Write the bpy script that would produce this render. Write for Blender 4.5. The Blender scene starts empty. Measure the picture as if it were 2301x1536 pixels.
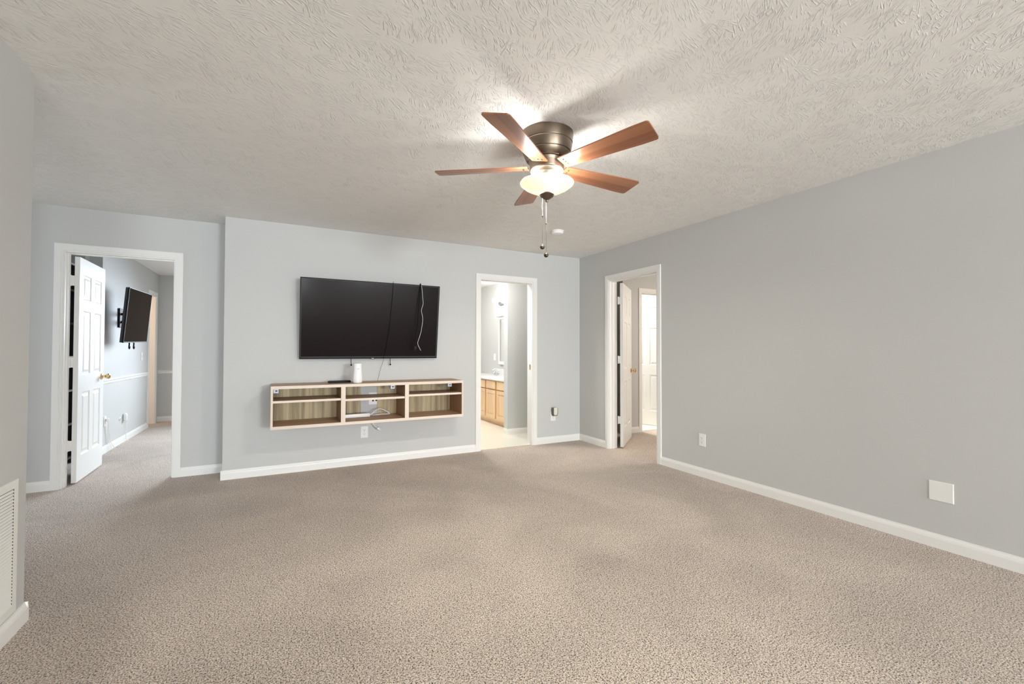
import bpy, bmesh, math, random
from mathutils import Matrix, Vector
random.seed(7)
R = math.radians
C = bpy.context.scene.collection
S = bpy.context.scene

# ------------------------------------------------------------------ camera
F, YAW, PIT, ROL = 998.35, .4813, .0174, .0019
fw = Vector((math.sin(YAW)*math.cos(PIT), math.cos(YAW)*math.cos(PIT), math.sin(PIT)))
rt = Vector((math.cos(YAW), -math.sin(YAW), 0)); up = rt.cross(fw)
r2 = rt*math.cos(ROL)+up*math.sin(ROL); u2 = -rt*math.sin(ROL)+up*math.cos(ROL)
cam = bpy.data.cameras.new('camera'); co = bpy.data.objects.new('camera', cam); C.objects.link(co)
cam.sensor_width = 36; cam.sensor_fit = 'HORIZONTAL'; cam.lens = F/2301*36; cam.clip_start = .05
m = Matrix((r2, u2, -fw)).transposed().to_4x4(); m.translation = (-3.579, -4.884, 1.2057)
co.matrix_world = m; S.camera = co

# ------------------------------------------------------------------ world, daylight, exposure
w = bpy.data.worlds.new('sky'); S.world = w; w.use_nodes = True
w.node_tree.nodes['Background'].inputs[0].default_value = (.80, .90, 1, 1)
w.node_tree.nodes['Background'].inputs[1].default_value = 1.0
S.view_settings.view_transform = 'Standard'; S.view_settings.look = 'None'
S.view_settings.exposure = 0.78; S.view_settings.gamma = 1.0; S.view_settings.use_curve_mapping = False
S.cycles.diffuse_bounces = 6; S.cycles.max_bounces = 12
S.cycles.sample_clamp_indirect = 6; S.cycles.caustics_reflective = False; S.cycles.caustics_refractive = False

def area(name, loc, direction, sx, sy, power, col, spread=180):
    l = bpy.data.lights.new(name, 'AREA'); l.shape = 'RECTANGLE'; l.size = sx; l.size_y = sy
    l.energy = power; l.color = col; l.spread = R(spread)
    o = bpy.data.objects.new(name, l); C.objects.link(o); o.location = loc
    o.rotation_euler = Vector(direction).to_track_quat('-Z', 'Y').to_euler(); o['kind'] = 'helper'
    return o
DAY = (.88, .94, 1.0)
area('daylight', (-.90, -12.15, 1.62), (0, 1, 0), 1.4, .95, 310, DAY)           # rear window, right
area('daylight', (-3.70, -12.15, 1.05), (0, 1, 0), 1.5, 1.95, 175, DAY)           # rear patio door, left
area('daylight', (-7.25, -1.0, 1.3), (1, 0, 0), 1.5, 1.5, 4, DAY)              # unseen hall window, added as fill light
area('daylight', (-3.575, 4.60, 1.75), (-.15, -1, -.55), 1.55, .8, 66, (.76, .87, 1), 105)   # high window of the dining room
area('daylight', (-1.60, 1.75, 1.65), (-1, 0, 0), 0.9, .7, 3, (.86, .93, 1))    # unseen side window, added to light the dining wall

# ------------------------------------------------------------------ mesh helpers
def BM(): return bmesh.new()
def box(bm, x0, x1, y0, y1, z0, z1, bev=0, seg=1):
    r = bmesh.ops.create_cube(bm, size=1)
    vs = r['verts']
    for v in vs:
        v.co = Vector(((x0+x1)/2+v.co.x*abs(x1-x0), (y0+y1)/2+v.co.y*abs(y1-y0), (z0+z1)/2+v.co.z*abs(z1-z0)))
    if bev:
        es = list({e for v in vs for e in v.link_edges})
        bmesh.ops.bevel(bm, geom=es, offset=bev, segments=seg, affect='EDGES', profile=.5)
    return bm
def lathe(bm, prof, n=40, origin=(0, 0, 0), axis='Z', closed=False):
    """prof: list of (radius, height)"""
    ox, oy, oz = origin; rings = []
    for (r, h) in prof:
        ring = []
        for k in range(n):
            a = 2*math.pi*k/n; c, s = math.cos(a)*r, math.sin(a)*r
            p = (c, s, h) if axis == 'Z' else ((h, c, s) if axis == 'X' else (c, h, s))
            ring.append(bm.verts.new((ox+p[0], oy+p[1], oz+p[2])))
        rings.append(ring)
    for a, b in zip(rings, rings[1:]):
        for k in range(n):
            try: bm.faces.new((a[k], a[(k+1) % n], b[(k+1) % n], b[k]))
            except ValueError: pass
    if not closed:
        for ring, pr in ((rings[0], prof[0]), (rings[-1], prof[-1])):
            if pr[0] > 1e-4:
                try: bm.faces.new(ring)
                except ValueError: pass
    bmesh.ops.remove_doubles(bm, verts=bm.verts, dist=1e-5)
    bmesh.ops.recalc_face_normals(bm, faces=bm.faces)
    return bm
def tube(bm, pts, r, n=8, smooth_steps=6):
    pts = [Vector(p) for p in pts]
    if len(pts) > 2 and smooth_steps:
        q = []
        P = [pts[0]]+pts+[pts[-1]]
        for i in range(1, len(P)-2):
            for s in range(smooth_steps):
                t = s/smooth_steps; a, b, c, d = P[i-1], P[i], P[i+1], P[i+2]
                q.append(.5*((2*b)+(-a+c)*t+(2*a-5*b+4*c-d)*t*t+(-a+3*b-3*c+d)*t*t*t))
        q.append(pts[-1]); pts = q
    rings = []; prev = None
    for i, p in enumerate(pts):
        d = (pts[min(i+1, len(pts)-1)]-pts[max(i-1, 0)]).normalized()
        ref = Vector((0, 0, 1)) if abs(d.z) < .9 else Vector((1, 0, 0))
        a = d.cross(ref).normalized() if prev is None else (prev-d*prev.dot(d)).normalized()
        prev = a; b = d.cross(a)
        rr = r[i] if isinstance(r, (list, tuple)) else r
        rings.append([bm.verts.new(p+a*math.cos(2*math.pi*k/n)*rr+b*math.sin(2*math.pi*k/n)*rr) for k in range(n)])
    for A, B in zip(rings, rings[1:]):
        for k in range(n): bm.faces.new((A[k], A[(k+1) % n], B[(k+1) % n], B[k]))
    bm.faces.new(rings[0][::-1]); bm.faces.new(rings[-1])
    return bm
def prism(bm, poly, axis, a0, a1):
    """extrude a 2D polygon; axis Y: poly=(x,z); X: poly=(y,z); Z: poly=(x,y)"""
    def P(u, v, t):
        return {'X': (t, u, v), 'Y': (u, t, v), 'Z': (u, v, t)}[axis]
    A = [bm.verts.new(P(u, v, a0)) for u, v in poly]; B = [bm.verts.new(P(u, v, a1)) for u, v in poly]
    n = len(poly); fs = [bm.faces.new(A), bm.faces.new(B[::-1])]
    for k in range(n): fs.append(bm.faces.new((A[k], B[k], B[(k+1) % n], A[(k+1) % n])))
    bmesh.ops.recalc_face_normals(bm, faces=fs)
    return bm
def ball(bm, c, r, n=14):
    res = bmesh.ops.create_uvsphere(bm, u_segments=n, v_segments=max(6, n//2+1), radius=r)
    for v in res['verts']: v.co += Vector(c)
    return bm
def obj(name, bm, mat, parent=None, smooth=False, loc=None, rot=None):
    me = bpy.data.meshes.new(name); bm.to_mesh(me); bm.free()
    if smooth:
        for p in me.polygons: p.use_smooth = True
        if smooth == 'auto':
            try: me.set_sharp_from_angle(angle=R(38))
            except Exception: pass
    me.materials.append(mat)
    o = bpy.data.objects.new(name, me); C.objects.link(o)
    if parent is not None: o.parent = parent
    if loc: o.location = loc
    if rot: o.rotation_euler = rot
    return o
def tag(o, label, cat, group=None):
    o['label'] = label; o['category'] = cat
    if group: o['group'] = group
    return o
def thing(name, label, cat, loc=(0, 0, 0), rot=(0, 0, 0), group=None):
    o = bpy.data.objects.new(name, None); C.objects.link(o); o.empty_display_size = .05
    o.location = loc; o.rotation_euler = rot
    return tag(o, label, cat, group)
def struct(name, bm, mat, parent=None, smooth=False, loc=None, rot=None, label=None):
    o = obj(name, bm, mat, parent, smooth, loc, rot)
    if parent is None: o['kind'] = 'structure'
    if label: o['label'] = label
    return o

# ------------------------------------------------------------------ materials
def new_mat(name):
    mt = bpy.data.materials.new(name); mt.use_nodes = True
    nt = mt.node_tree; return mt, nt, nt.nodes['Principled BSDF']
def N(nt, t, **kw):
    n = nt.nodes.new(t)
    for k, v in kw.items(): setattr(n, k, v)
    return n
def plain(name, col, rough=.5, metal=0, spec=.5, noise=0, nscale=40, bump=0, bscale=200):
    mt, nt, b = new_mat(name)
    b.inputs['Base Color'].default_value = (*col, 1); b.inputs['Roughness'].default_value = rough
    b.inputs['Metallic'].default_value = metal; b.inputs['Specular IOR Level'].default_value = spec
    tc = N(nt, 'ShaderNodeTexCoord')
    if noise:
        n = N(nt, 'ShaderNodeTexNoise'); n.inputs['Scale'].default_value = nscale; n.inputs['Detail'].default_value = 3
        nt.links.new(tc.outputs['Object'], n.inputs['Vector'])
        mx = N(nt, 'ShaderNodeMixRGB'); mx.inputs[1].default_value = (*[c*(1-noise) for c in col], 1)
        mx.inputs[2].default_value = (*[min(1, c*(1+noise)) for c in col], 1)
        nt.links.new(n.outputs['Fac'], mx.inputs[0]); nt.links.new(mx.outputs[0], b.inputs['Base Color'])
    if bump:
        n = N(nt, 'ShaderNodeTexNoise'); n.inputs['Scale'].default_value = bscale; n.inputs['Detail'].default_value = 2
        nt.links.new(tc.outputs['Object'], n.inputs['Vector'])
        bp = N(nt, 'ShaderNodeBump'); bp.inputs['Strength'].default_value = bump; bp.inputs['Distance'].default_value = .002
        nt.links.new(n.outputs['Fac'], bp.inputs['Height']); nt.links.new(bp.outputs['Normal'], b.inputs['Normal'])
    return mt
def wood(name, dark, light, along='X', scale=1, rough=.45, fine=60, contrast=.5):
    mt, nt, b = new_mat(name)
    tc = N(nt, 'ShaderNodeTexCoord'); mp = N(nt, 'ShaderNodeMapping')
    sc = {'X': (1.2, fine, fine), 'Y': (fine, 1.2, fine), 'Z': (fine, fine, 1.2)}[along]
    mp.inputs['Scale'].default_value = [s*scale for s in sc]
    nt.links.new(tc.outputs['Object'], mp.inputs['Vector'])
    n = N(nt, 'ShaderNodeTexNoise'); n.inputs['Scale'].default_value = 1; n.inputs['Detail'].default_value = 4
    n.inputs['Distortion'].default_value = .6
    nt.links.new(mp.outputs[0], n.inputs['Vector'])
    n2 = N(nt, 'ShaderNodeTexNoise'); n2.inputs['Scale'].default_value = .18; n2.inputs['Detail'].default_value = 2
    nt.links.new(mp.outputs[0], n2.inputs['Vector'])
    ad = N(nt, 'ShaderNodeMath', operation='ADD'); nt.links.new(n.outputs['Fac'], ad.inputs[0]); nt.links.new(n2.outputs['Fac'], ad.inputs[1])
    rp = N(nt, 'ShaderNodeMapRange'); rp.inputs[1].default_value = 1-contrast*.5; rp.inputs[2].default_value = 1+contrast*.5
    nt.links.new(ad.outputs[0], rp.inputs[0])
    mx = N(nt, 'ShaderNodeMixRGB'); mx.inputs[1].default_value = (*dark, 1); mx.inputs[2].default_value = (*light, 1)
    nt.links.new(rp.outputs[0], mx.inputs[0]); nt.links.new(mx.outputs[0], b.inputs['Base Color'])
    b.inputs['Roughness'].default_value = rough
    return mt
def glow(name, col, strength, base=None):
    mt, nt, b = new_mat(name)
    b.inputs['Base Color'].default_value = (*(base or col), 1)
    b.inputs['Emission Color'].default_value = (*col, 1); b.inputs['Emission Strength'].default_value = strength
    return mt

M = {}
M['wall'] = plain('wall_paint', (.560, .562, .548), .55, spec=.3, bump=.12, bscale=160)
M['trim'] = plain('trim_paint', (.82, .81, .78), .35, spec=.4)
M['door'] = plain('door_paint', (.83, .83, .81), .38, spec=.4, bump=.06, bscale=120)
M['white'] = plain('white_plastic', (.82, .82, .79), .35)
M['white_gloss'] = plain('white_glossy_plastic', (.86, .86, .85), .22)
M['slot'] = plain('slot_dark', (.05, .045, .04), .6)
M['grille'] = plain('vent_paint', (.80, .79, .74), .4)
M['bronze'] = plain('brushed_bronze', (.17, .13, .095), .34, metal=.9, noise=.06, nscale=8)
M['bronze_groove'] = plain('bronze_groove', (.42, .36, .29), .25, metal=1)
M['bronze_dark'] = plain('bronze_dark', (.10, .075, .05), .35, metal=.8)
M['nickel'] = plain('fitter_metal', (.42, .39, .31), .35, metal=.6)
M['chain'] = plain('pull_chain_metal', (.30, .28, .25), .4, metal=.8)
M['brass'] = plain('polished_brass', (.72, .52, .25), .18, metal=1)
M['chrome'] = plain('chrome', (.75, .76, .77), .12, metal=1)
M['steel'] = plain('zinc_steel', (.50, .55, .58), .5, metal=.3)
M['black'] = plain('black_plastic', (.009, .009, .009), .5, spec=.2)
M['black_cord'] = plain('black_cord', (.006, .005, .005), .6, spec=.08)
M['tv_back'] = plain('tv_back', (.02, .02, .02), .5)
M['bezel'] = plain('tv_bezel', (.010, .009, .009), .5, spec=.15)
M['bezel_lip'] = plain('tv_bezel_lip', (.10, .096, .092), .5, spec=.2)
M['screen'] = plain('tv_screen', (.012, .009, .009), .16, spec=.12)
M['screen2'] = plain('tv_screen_matte', (.034, .027, .021), .6, spec=0)
M['silver'] = plain('silver_badge', (.9, .9, .9), .3)
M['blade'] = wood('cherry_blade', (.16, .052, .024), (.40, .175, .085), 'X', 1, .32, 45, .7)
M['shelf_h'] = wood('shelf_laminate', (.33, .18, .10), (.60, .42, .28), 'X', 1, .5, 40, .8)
M['shelf_v'] = wood('shelf_upright_shaded', (.26, .13, .065), (.46, .28, .17), 'Z', 1, .5, 40, .8)  # same laminate, shade on the uprights painted darker
M['shelf_edge'] = wood('shelf_edge_lit', (.64, .53, .43), (.80, .69, .58), 'X', 1, .5, 30, .8)  # same laminate, light on the front edges painted paler
M['shelf_edge_v'] = wood('shelf_edge_lit_upright', (.64, .53, .43), (.80, .69, .58), 'Z', 1, .5, 30, .8)  # upright copy of the painted bright edge
M['shelf_back'] = wood('shelf_back_light_tint', (.22, .155, .07), (.66, .54, .32), 'Z', 1, .55, 34, .55)  # same laminate, light on the back panels put into the tint
M['maple'] = wood('maple_cabinet', (.72, .49, .27), (.86, .65, .41), 'Z', 1, .4, 25, .8)
M['maple_shaded'] = wood('maple_shaded_frame', (.50, .22, .07), (.60, .28, .10), 'Z', 1, .5, 25, .8)  # same maple, painted deeper for the shade between the doors
M['counter'] = plain('cultured_marble', (.86, .86, .86), .15)
M['mirror'] = plain('mirror', (.92, .93, .93), .02, metal=1)
M['bookcase'] = wood('dark_stained_bookcase', (.012, .010, .009), (.030, .026, .024), 'Z', 1, .5, 30, .8)
M['brown_fabric'] = plain('dark_brown_cloth', (.045, .025, .020), .85, noise=.3, nscale=20)
M['vinyl'] = plain('bathroom_vinyl', (.80, .76, .66), .3, noise=.04, nscale=6)
M['amber'] = plain('smoked_grey_plastic', (.13, .115, .075), .25)
M['pearl'] = plain('pearl_plastic', (.74, .73, .66), .2, noise=.12, nscale=60)
M['bulb'] = glow('bulb_glow', (1, .92, .75), 45)
M['globe'] = glow('vanity_globe_glow', (1, .985, .96), 10)
M['fill_lamp'] = glow('fill_lamp_glow', (1, .985, .95), 56)  # glow of the lamps added to brighten the bathroom

# glass of the fan light: a real lit shade, translucent with the bulb inside
mt, nt, b = new_mat('alabaster_glass'); M['bowl'] = mt
b.inputs['Base Color'].default_value = (.85, .80, .60, 1); b.inputs['Roughness'].default_value = .25
b.inputs['Emission Color'].default_value = (1, .88, .50, 1); b.inputs['Emission Strength'].default_value = .52
tr = N(nt, 'ShaderNodeBsdfTransparent'); tr.inputs[0].default_value = (1, .97, .88, 1)
mx = N(nt, 'ShaderNodeMixShader'); mx.inputs[0].default_value = .055
nt.links.new(b.outputs[0], mx.inputs[1]); nt.links.new(tr.outputs[0], mx.inputs[2])
inner = N(nt, 'ShaderNodeBsdfTransparent'); geo = N(nt, 'ShaderNodeNewGeometry'); m2 = N(nt, 'ShaderNodeMixShader')
nt.links.new(geo.outputs['Backfacing'], m2.inputs[0]); nt.links.new(mx.outputs[0], m2.inputs[1]); nt.links.new(inner.outputs[0], m2.inputs[2])
nt.links.new(m2.outputs[0], nt.nodes['Material Output'].inputs[0])
M['rim_glass'] = glow('glass_rim', (1, .90, .55), .55, (.85, .80, .60))

# ceiling: stomp-brush plaster, fans of short raised strokes
mt, nt, b = new_mat('brushed_plaster'); M['ceiling'] = mt
b.inputs['Base Color'].default_value = (.88, .87, .84, 1); b.inputs['Roughness'].default_value = .8
b.inputs['Specular IOR Level'].default_value = .2
tc = N(nt, 'ShaderNodeTexCoord')
heights = []
for (sc, off, seed) in ((8.0, 0, -1.38), (9.3, 7.3, -1.20)):
    mp = N(nt, 'ShaderNodeMapping'); mp.inputs['Scale'].default_value = (sc, sc, 0); mp.inputs['Location'].default_value = (off, off*.7, 0)
    nt.links.new(tc.outputs['Object'], mp.inputs['Vector'])
    v = N(nt, 'ShaderNodeTexVoronoi', voronoi_dimensions='2D', feature='F1'); v.inputs['Scale'].default_value = 1; v.inputs['Randomness'].default_value = .9
    nt.links.new(mp.outputs[0], v.inputs['Vector'])
    sub = N(nt, 'ShaderNodeVectorMath', operation='SUBTRACT'); nt.links.new(mp.outputs[0], sub.inputs[0]); nt.links.new(v.outputs['Position'], sub.inputs[1])
    sx = N(nt, 'ShaderNodeSeparateXYZ'); nt.links.new(v.outputs['Color'], sx.inputs[0])
    ang = N(nt, 'ShaderNodeMath', operation='MULTIPLY_ADD'); ang.inputs[1].default_value = 1.25; ang.inputs[2].default_value = seed
    nt.links.new(sx.outputs[0], ang.inputs[0])
    rot = N(nt, 'ShaderNodeVectorRotate', rotation_type='Z_AXIS'); nt.links.new(sub.outputs[0], rot.inputs['Vector']); nt.links.new(ang.outputs[0], rot.inputs['Angle'])
    rx = N(nt, 'ShaderNodeSeparateXYZ'); nt.links.new(rot.outputs[0], rx.inputs[0])
    den = N(nt, 'ShaderNodeMath', operation='MULTIPLY_ADD'); den.inputs[1].default_value = .75; den.inputs[2].default_value = 1.0
    nt.links.new(rx.outputs[0], den.inputs[0])
    fan = N(nt, 'ShaderNodeMath', operation='DIVIDE'); nt.links.new(rx.outputs[1], fan.inputs[0]); nt.links.new(den.outputs[0], fan.inputs[1])
    cx = N(nt, 'ShaderNodeMath', operation='MULTIPLY'); cx.inputs[1].default_value = 2.6; nt.links.new(rx.outputs[0], cx.inputs[0])
    cy = N(nt, 'ShaderNodeMath', operation='MULTIPLY'); cy.inputs[1].default_value = 16; nt.links.new(fan.outputs[0], cy.inputs[0])
    cz = N(nt, 'ShaderNodeMath', operation='MULTIPLY'); cz.inputs[1].default_value = 40; nt.links.new(sx.outputs[1], cz.inputs[0])
    cb = N(nt, 'ShaderNodeCombineXYZ')
    for i, n_ in enumerate((cx, cy, cz)): nt.links.new(n_.outputs[0], cb.inputs[i])
    no = N(nt, 'ShaderNodeTexNoise'); no.inputs['Scale'].default_value = 1; no.inputs['Detail'].default_value = 1.5
    nt.links.new(cb.outputs[0], no.inputs['Vector'])
    ridge = N(nt, 'ShaderNodeMapRange', interpolation_type='SMOOTHSTEP'); ridge.inputs[1].default_value = .54; ridge.inputs[2].default_value = .70
    nt.links.new(no.outputs['Fac'], ridge.inputs[0])
    fade = N(nt, 'ShaderNodeMapRange', interpolation_type='SMOOTHSTEP'); fade.inputs[1].default_value = .62; fade.inputs[2].default_value = .40
    nt.links.new(v.outputs['Distance'], fade.inputs[0])
    mu = N(nt, 'ShaderNodeMath', operation='MULTIPLY'); nt.links.new(ridge.outputs[0], mu.inputs[0]); nt.links.new(fade.outputs[0], mu.inputs[1])
    heights.append(mu)
hx = N(nt, 'ShaderNodeMath', operation='MAXIMUM'); nt.links.new(heights[0].outputs[0], hx.inputs[0]); nt.links.new(heights[1].outputs[0], hx.inputs[1])
fn = N(nt, 'ShaderNodeTexNoise'); fn.inputs['Scale'].default_value = 90; fn.inputs['Detail'].default_value = 2
nt.links.new(tc.outputs['Object'], fn.inputs['Vector'])
hh = N(nt, 'ShaderNodeMath', operation='MULTIPLY_ADD'); hh.inputs[1].default_value = .25
nt.links.new(fn.outputs['Fac'], hh.inputs[0]); nt.links.new(hx.outputs[0], hh.inputs[2])
bp = N(nt, 'ShaderNodeBump'); bp.inputs['Strength'].default_value = .75; bp.inputs['Distance'].default_value = .005
nt.links.new(hh.outputs[0], bp.inputs['Height']); nt.links.new(bp.outputs[0], b.inputs['Normal'])

# carpet: flecked cut pile, shade in tuft pits painted dark, trodden nap patches
mt, nt, b = new_mat('cut_pile_carpet'); M['carpet'] = mt
b.inputs['Roughness'].default_value = .95; b.inputs['Specular IOR Level'].default_value = .05
try: b.inputs['Sheen Weight'].default_value = .15
except KeyError: pass
tc = N(nt, 'ShaderNodeTexCoord')
wr = N(nt, 'ShaderNodeTexNoise'); wr.inputs['Scale'].default_value = 60; wr.inputs['Detail'].default_value = 1
nt.links.new(tc.outputs['Object'], wr.inputs['Vector'])
n1 = N(nt, 'ShaderNodeTexNoise'); n1.inputs['Scale'].default_value = 180; n1.inputs['Detail'].default_value = 2; n1.inputs['Roughness'].default_value = .5; n1.inputs['Distortion'].default_value = .5
nt.links.new(tc.outputs['Object'], n1.inputs['Vector'])
n3 = N(nt, 'ShaderNodeTexNoise'); n3.inputs['Scale'].default_value = 1.1; n3.inputs['Detail'].default_value = 3
n3.inputs['Distortion'].default_value = .8
nt.links.new(tc.outputs['Object'], n3.inputs['Vector'])
r1 = N(nt, 'ShaderNodeValToRGB')
e = r1.color_ramp.elements
e[0].position = .34; e[0].color = (.075, .058, .048, 1); e[1].position = .70; e[1].color = (.90, .78, .675, 1)
e2 = e.new(.44); e2.color = (.375, .309, .260, 1); e3 = e.new(.52); e3.color = (.61, .517, .44, 1)
nt.links.new(n1.outputs['Fac'], r1.inputs[0])
r3 = N(nt, 'ShaderNodeMapRange'); r3.inputs[1].default_value = .32; r3.inputs[2].default_value = .68; r3.inputs[3].default_value = .88; r3.inputs[4].default_value = 1.14
nt.links.new(n3.outputs['Fac'], r3.inputs[0])
ml = N(nt, 'ShaderNodeMixRGB', blend_type='MULTIPLY'); ml.inputs[0].default_value = 1
nt.links.new(r1.outputs[0], ml.inputs[1]); nt.links.new(r3.outputs[0], ml.inputs[2])
nt.links.new(ml.outputs[0], b.inputs['Base Color'])
bp = N(nt, 'ShaderNodeBump'); bp.inputs['Strength'].default_value = .8; bp.inputs['Distance'].default_value = .008
nt.links.new(n1.outputs['Fac'], bp.inputs['Height']); nt.links.new(bp.outputs[0], b.inputs['Normal'])

# ------------------------------------------------------------------ the shell
H = 2.44; T = .115; YA = .312
DX0, DX1 = -5.246, -4.459          # dining doorway (in the alcove wall)
BX0, BX1 = -1.459, -.732           # bathroom doorway (in the TV wall)
RY0, RY1 = -1.389, -.6025           # bedroom-hall doorway (in the right wall)
DH = 2.060
XL = -4.573; YL = -2.125; YR = -12.0
XD = -5.375; YD = 4.40
struct('floor', box(BM(), -7.2, 3.2, -12.2, 4.7, -.06, 0), M['carpet'])
struct('ceiling', box(BM(), -7.2, 3.2, -12.2, 4.7, H, H+.06), M['ceiling'])
bm = BM(); box(bm, -4.0404, BX0, 0, T, 0, H); box(bm, BX0, BX1, 0, T, DH, H); box(bm, BX1, 0, 0, T, 0, H); box(bm, -4.0404, -3.92, T, YA+T, 0, H)
struct('wall_back', bm, M['wall'])
bm = BM(); box(bm, -7.2, DX0, YA, YA+T, 0, H); box(bm, DX0, DX1, YA, YA+T, DH, H); box(bm, DX1, -4.0404, YA, YA+T, 0, H)
struct('wall_back_alcove', bm, M['wall'])
bm = BM(); box(bm, 0, T, YR, RY0, 0, H); box(bm, 0, T, RY0, RY1, DH, H); box(bm, 0, T, RY1, 3.6, 0, H)
struct('wall_right', bm, M['wall'])
struct('wall_left', box(BM(), XL-T, XL, YR, YL, 0, H), M['wall'])
struct('wall_hall', box(BM(), -7.2, XL-T, -2.46, -2.345, 0, H), M['wall'])
# rear wall behind the camera with two windows
W1 = (-1.6, -.2, 1.15, 2.10); W2 = (-4.45, -2.95, .06, 2.05)
bm = BM()
box(bm, XL-T, W2[0], YR-T, YR, 0, H); box(bm, W2[0], W2[1], YR-T, YR, 0, W2[2]); box(bm, W2[0], W2[1], YR-T, YR, W2[3], H)
box(bm, W2[1], W1[0], YR-T, YR, 0, H); box(bm, W1[0], W1[1], YR-T, YR, 0, W1[2]); box(bm, W1[0], W1[1], YR-T, YR, W1[3], H); box(bm, W1[1], T, YR-T, YR, 0, H)
struct('wall_rear', bm, M['wall'])
def window(n, x0, x1, z0, z1, y, d=.06):
    bm = BM(); f = .05
    box(bm, x0, x0+f, y-d/2, y+d/2, z0, z1); box(bm, x1-f, x1, y-d/2, y+d/2, z0, z1)
    box(bm, x0+f, x1-f, y-d/2, y+d/2, z0, z0+f); box(bm, x0+f, x1-f, y-d/2, y+d/2, z1-f, z1)
    box(bm, (x0+x1)/2-.02, (x0+x1)/2+.02, y-d/2, y+d/2, z0+f, z1-f)
    struct('window_%d' % n, bm, M['trim'])
window(1, *W1, YR-.05); window(2, *W2, YR-.05)
# hall end wall, opening added for the fill light
bm = BM(); box(bm, -7.2, -7.085, -2.345, -1.75, 0, H); box(bm, -7.2, -7.085, -.25, YA, 0, H); box(bm, -7.2, -7.085, -1.75, -.25, 0, .55); box(bm, -7.2, -7.085, -1.75, -.25, 2.05, H)
struct('wall_hall_end', bm, M['wall'])
# dining room
bm = BM(); box(bm, XD-T, XD, 1.74, 3.775, 0, H); box(bm, XD-T, XD, 3.775, 4.20, DH, H); box(bm, XD-T, XD, 4.20, YD, 0, H)
struct('wall_dining_left', bm, M['wall'])
bm = BM(); box(bm, -6.9, -4.35, YD, YD+T, 0, H); box(bm, -4.35, -2.8, YD, YD+T, 2.2, H); box(bm, -2.8, -1.6, YD, YD+T, 0, H); box(bm, -4.35, -2.8, YD, YD+T, 0, 1.25)
struct('wall_dining_far', bm, M['wall'])
window(3, -4.35, -2.8, 1.25, 2.2, YD+.06)
bm = BM(); box(bm, -1.75, -1.635, T, 1.3, 0, H); box(bm, -1.75, -1.635, 3.1, YD, 0, H); box(bm, -1.75, -1.635, 1.3, 3.1, 0, .85); box(bm, -1.75, -1.635, 1.3, 3.1, 2.15, H)
struct('wall_dining_right', bm, M['wall'])
# dark recess behind the dining door, and the warm room beyond
bm = BM(); box(bm, -6.4, -6.3, YA+T, 1.62, 0, H); box(bm, -6.9, XD-T, 1.62, 1.74, 0, H)
struct('wall_recess', bm, M['wall'])
struct('wall_beyond', box(BM(), -7.0, -6.9, 1.74, YD, 0, H), M['wall'])
# bathroom
struct('wall_bathroom_partition', box(BM(), -.714, 0, .737, .855, 0, H), M['wall'])
struct('wall_bathroom_far', box(BM(), -1.75, T, 3.6, 3.7, 0, H), M['wall'])
bm = BM(); box(bm, BX0+.001, BX1-.001, .045, T, 0, .006); box(bm, -1.635, 0, T, 3.6, 0, .006); struct('floor_bathroom', bm, M['vinyl'])
# bedroom hall on the right
CX0, CX1 = 1.155, 1.83
bm = BM(); box(bm, T, .90, 1.0, 1.1, 0, H); box(bm, .80, .90, .05+T, 1.0, 0, H)  # recess behind the open door, made deep to darken the hinge gap
box(bm, .80, CX0, .05, .05+T, 0, H); box(bm, CX0, CX1, .05, .05+T, DH, H); box(bm, CX1, 3.2, .05, .05+T, 0, H)
struct('wall_side_hall', bm, M['wall'])
struct('wall_side_hall_end', box(BM(), 3.1, 3.2, -3.4, .05, 0, H), M['wall'])
struct('wall_side_hall_near', box(BM(), T, 3.1, -3.4, -3.3, 0, H), M['wall'])
bm = BM(); box(bm, 2.3, 2.4, .165, 2.4, 0, H); box(bm, .9, 2.3, 2.3, 2.4, 0, H)
struct('wall_second_bathroom', bm, M['wall'])
struct('floor_second_bathroom', box(BM(), .9, 2.3, .10, 2.3, 0, .006), M['vinyl'])

# ------------------------------------------------------------------ skirting boards
BH, BT = .085, .013
def skirting(name, segs):
    """segs: list of (x0,y0,x1,y1) along the wall face, board grows to the left of the direction"""
    bm = BM()
    for (x0, y0, x1, y1) in segs:
        d = Vector((x1-x0, y1-y0)); L = d.length; d.normalize(); n = Vector((-d.y, d.x))
        prof = [(0, 0), (BT, 0), (BT, BH*.66), (BT*.8, BH*.80), (BT*.45, BH*.92), (BT*.35, BH), (0, BH)]
        A = [bm.verts.new((x0+n.x*u, y0+n.y*u, v)) for u, v in prof]; B = [bm.verts.new((x1+n.x*u, y1+n.y*u, v)) for u, v in prof]
        k = len(prof); fs = [bm.faces.new(A), bm.faces.new(B[::-1])]
        for i in range(k): fs.append(bm.faces.new((A[i], B[i], B[(i+1) % k], A[(i+1) % k])))
        bmesh.ops.recalc_face_normals(bm, faces=fs)
    struct(name, bm, M['trim'])
CW = .057
skirting('baseboard_back', [(BX0-CW, 0, -4.0404-BT, 0), (0, 0, BX1+CW, 0), (-4.0404, 0, -4.0404, YA)])
skirting('baseboard_alcove', [(-4.0404, YA, DX1+CW, YA), (DX0-CW, YA, -7.0, YA)])
skirting('baseboard_right', [(0, YR, 0, RY0-CW), (0, RY1+CW, 0, 0)])
skirting('baseboard_left', [(XL, YL, XL, YR), (XL-T, YL, XL+BT, YL)])
skirting('baseboard_dining', [(XD, 3.71, XD, 1.74), (-1.75, YD, XD, YD)])
skirting('baseboard_bathroom', [(0, .737, -.714-BT, .737), (-.714, .737, -.714, .855)])
skirting('baseboard_side_hall', [(CX0-CW, .05, .80, .05)])

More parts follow.
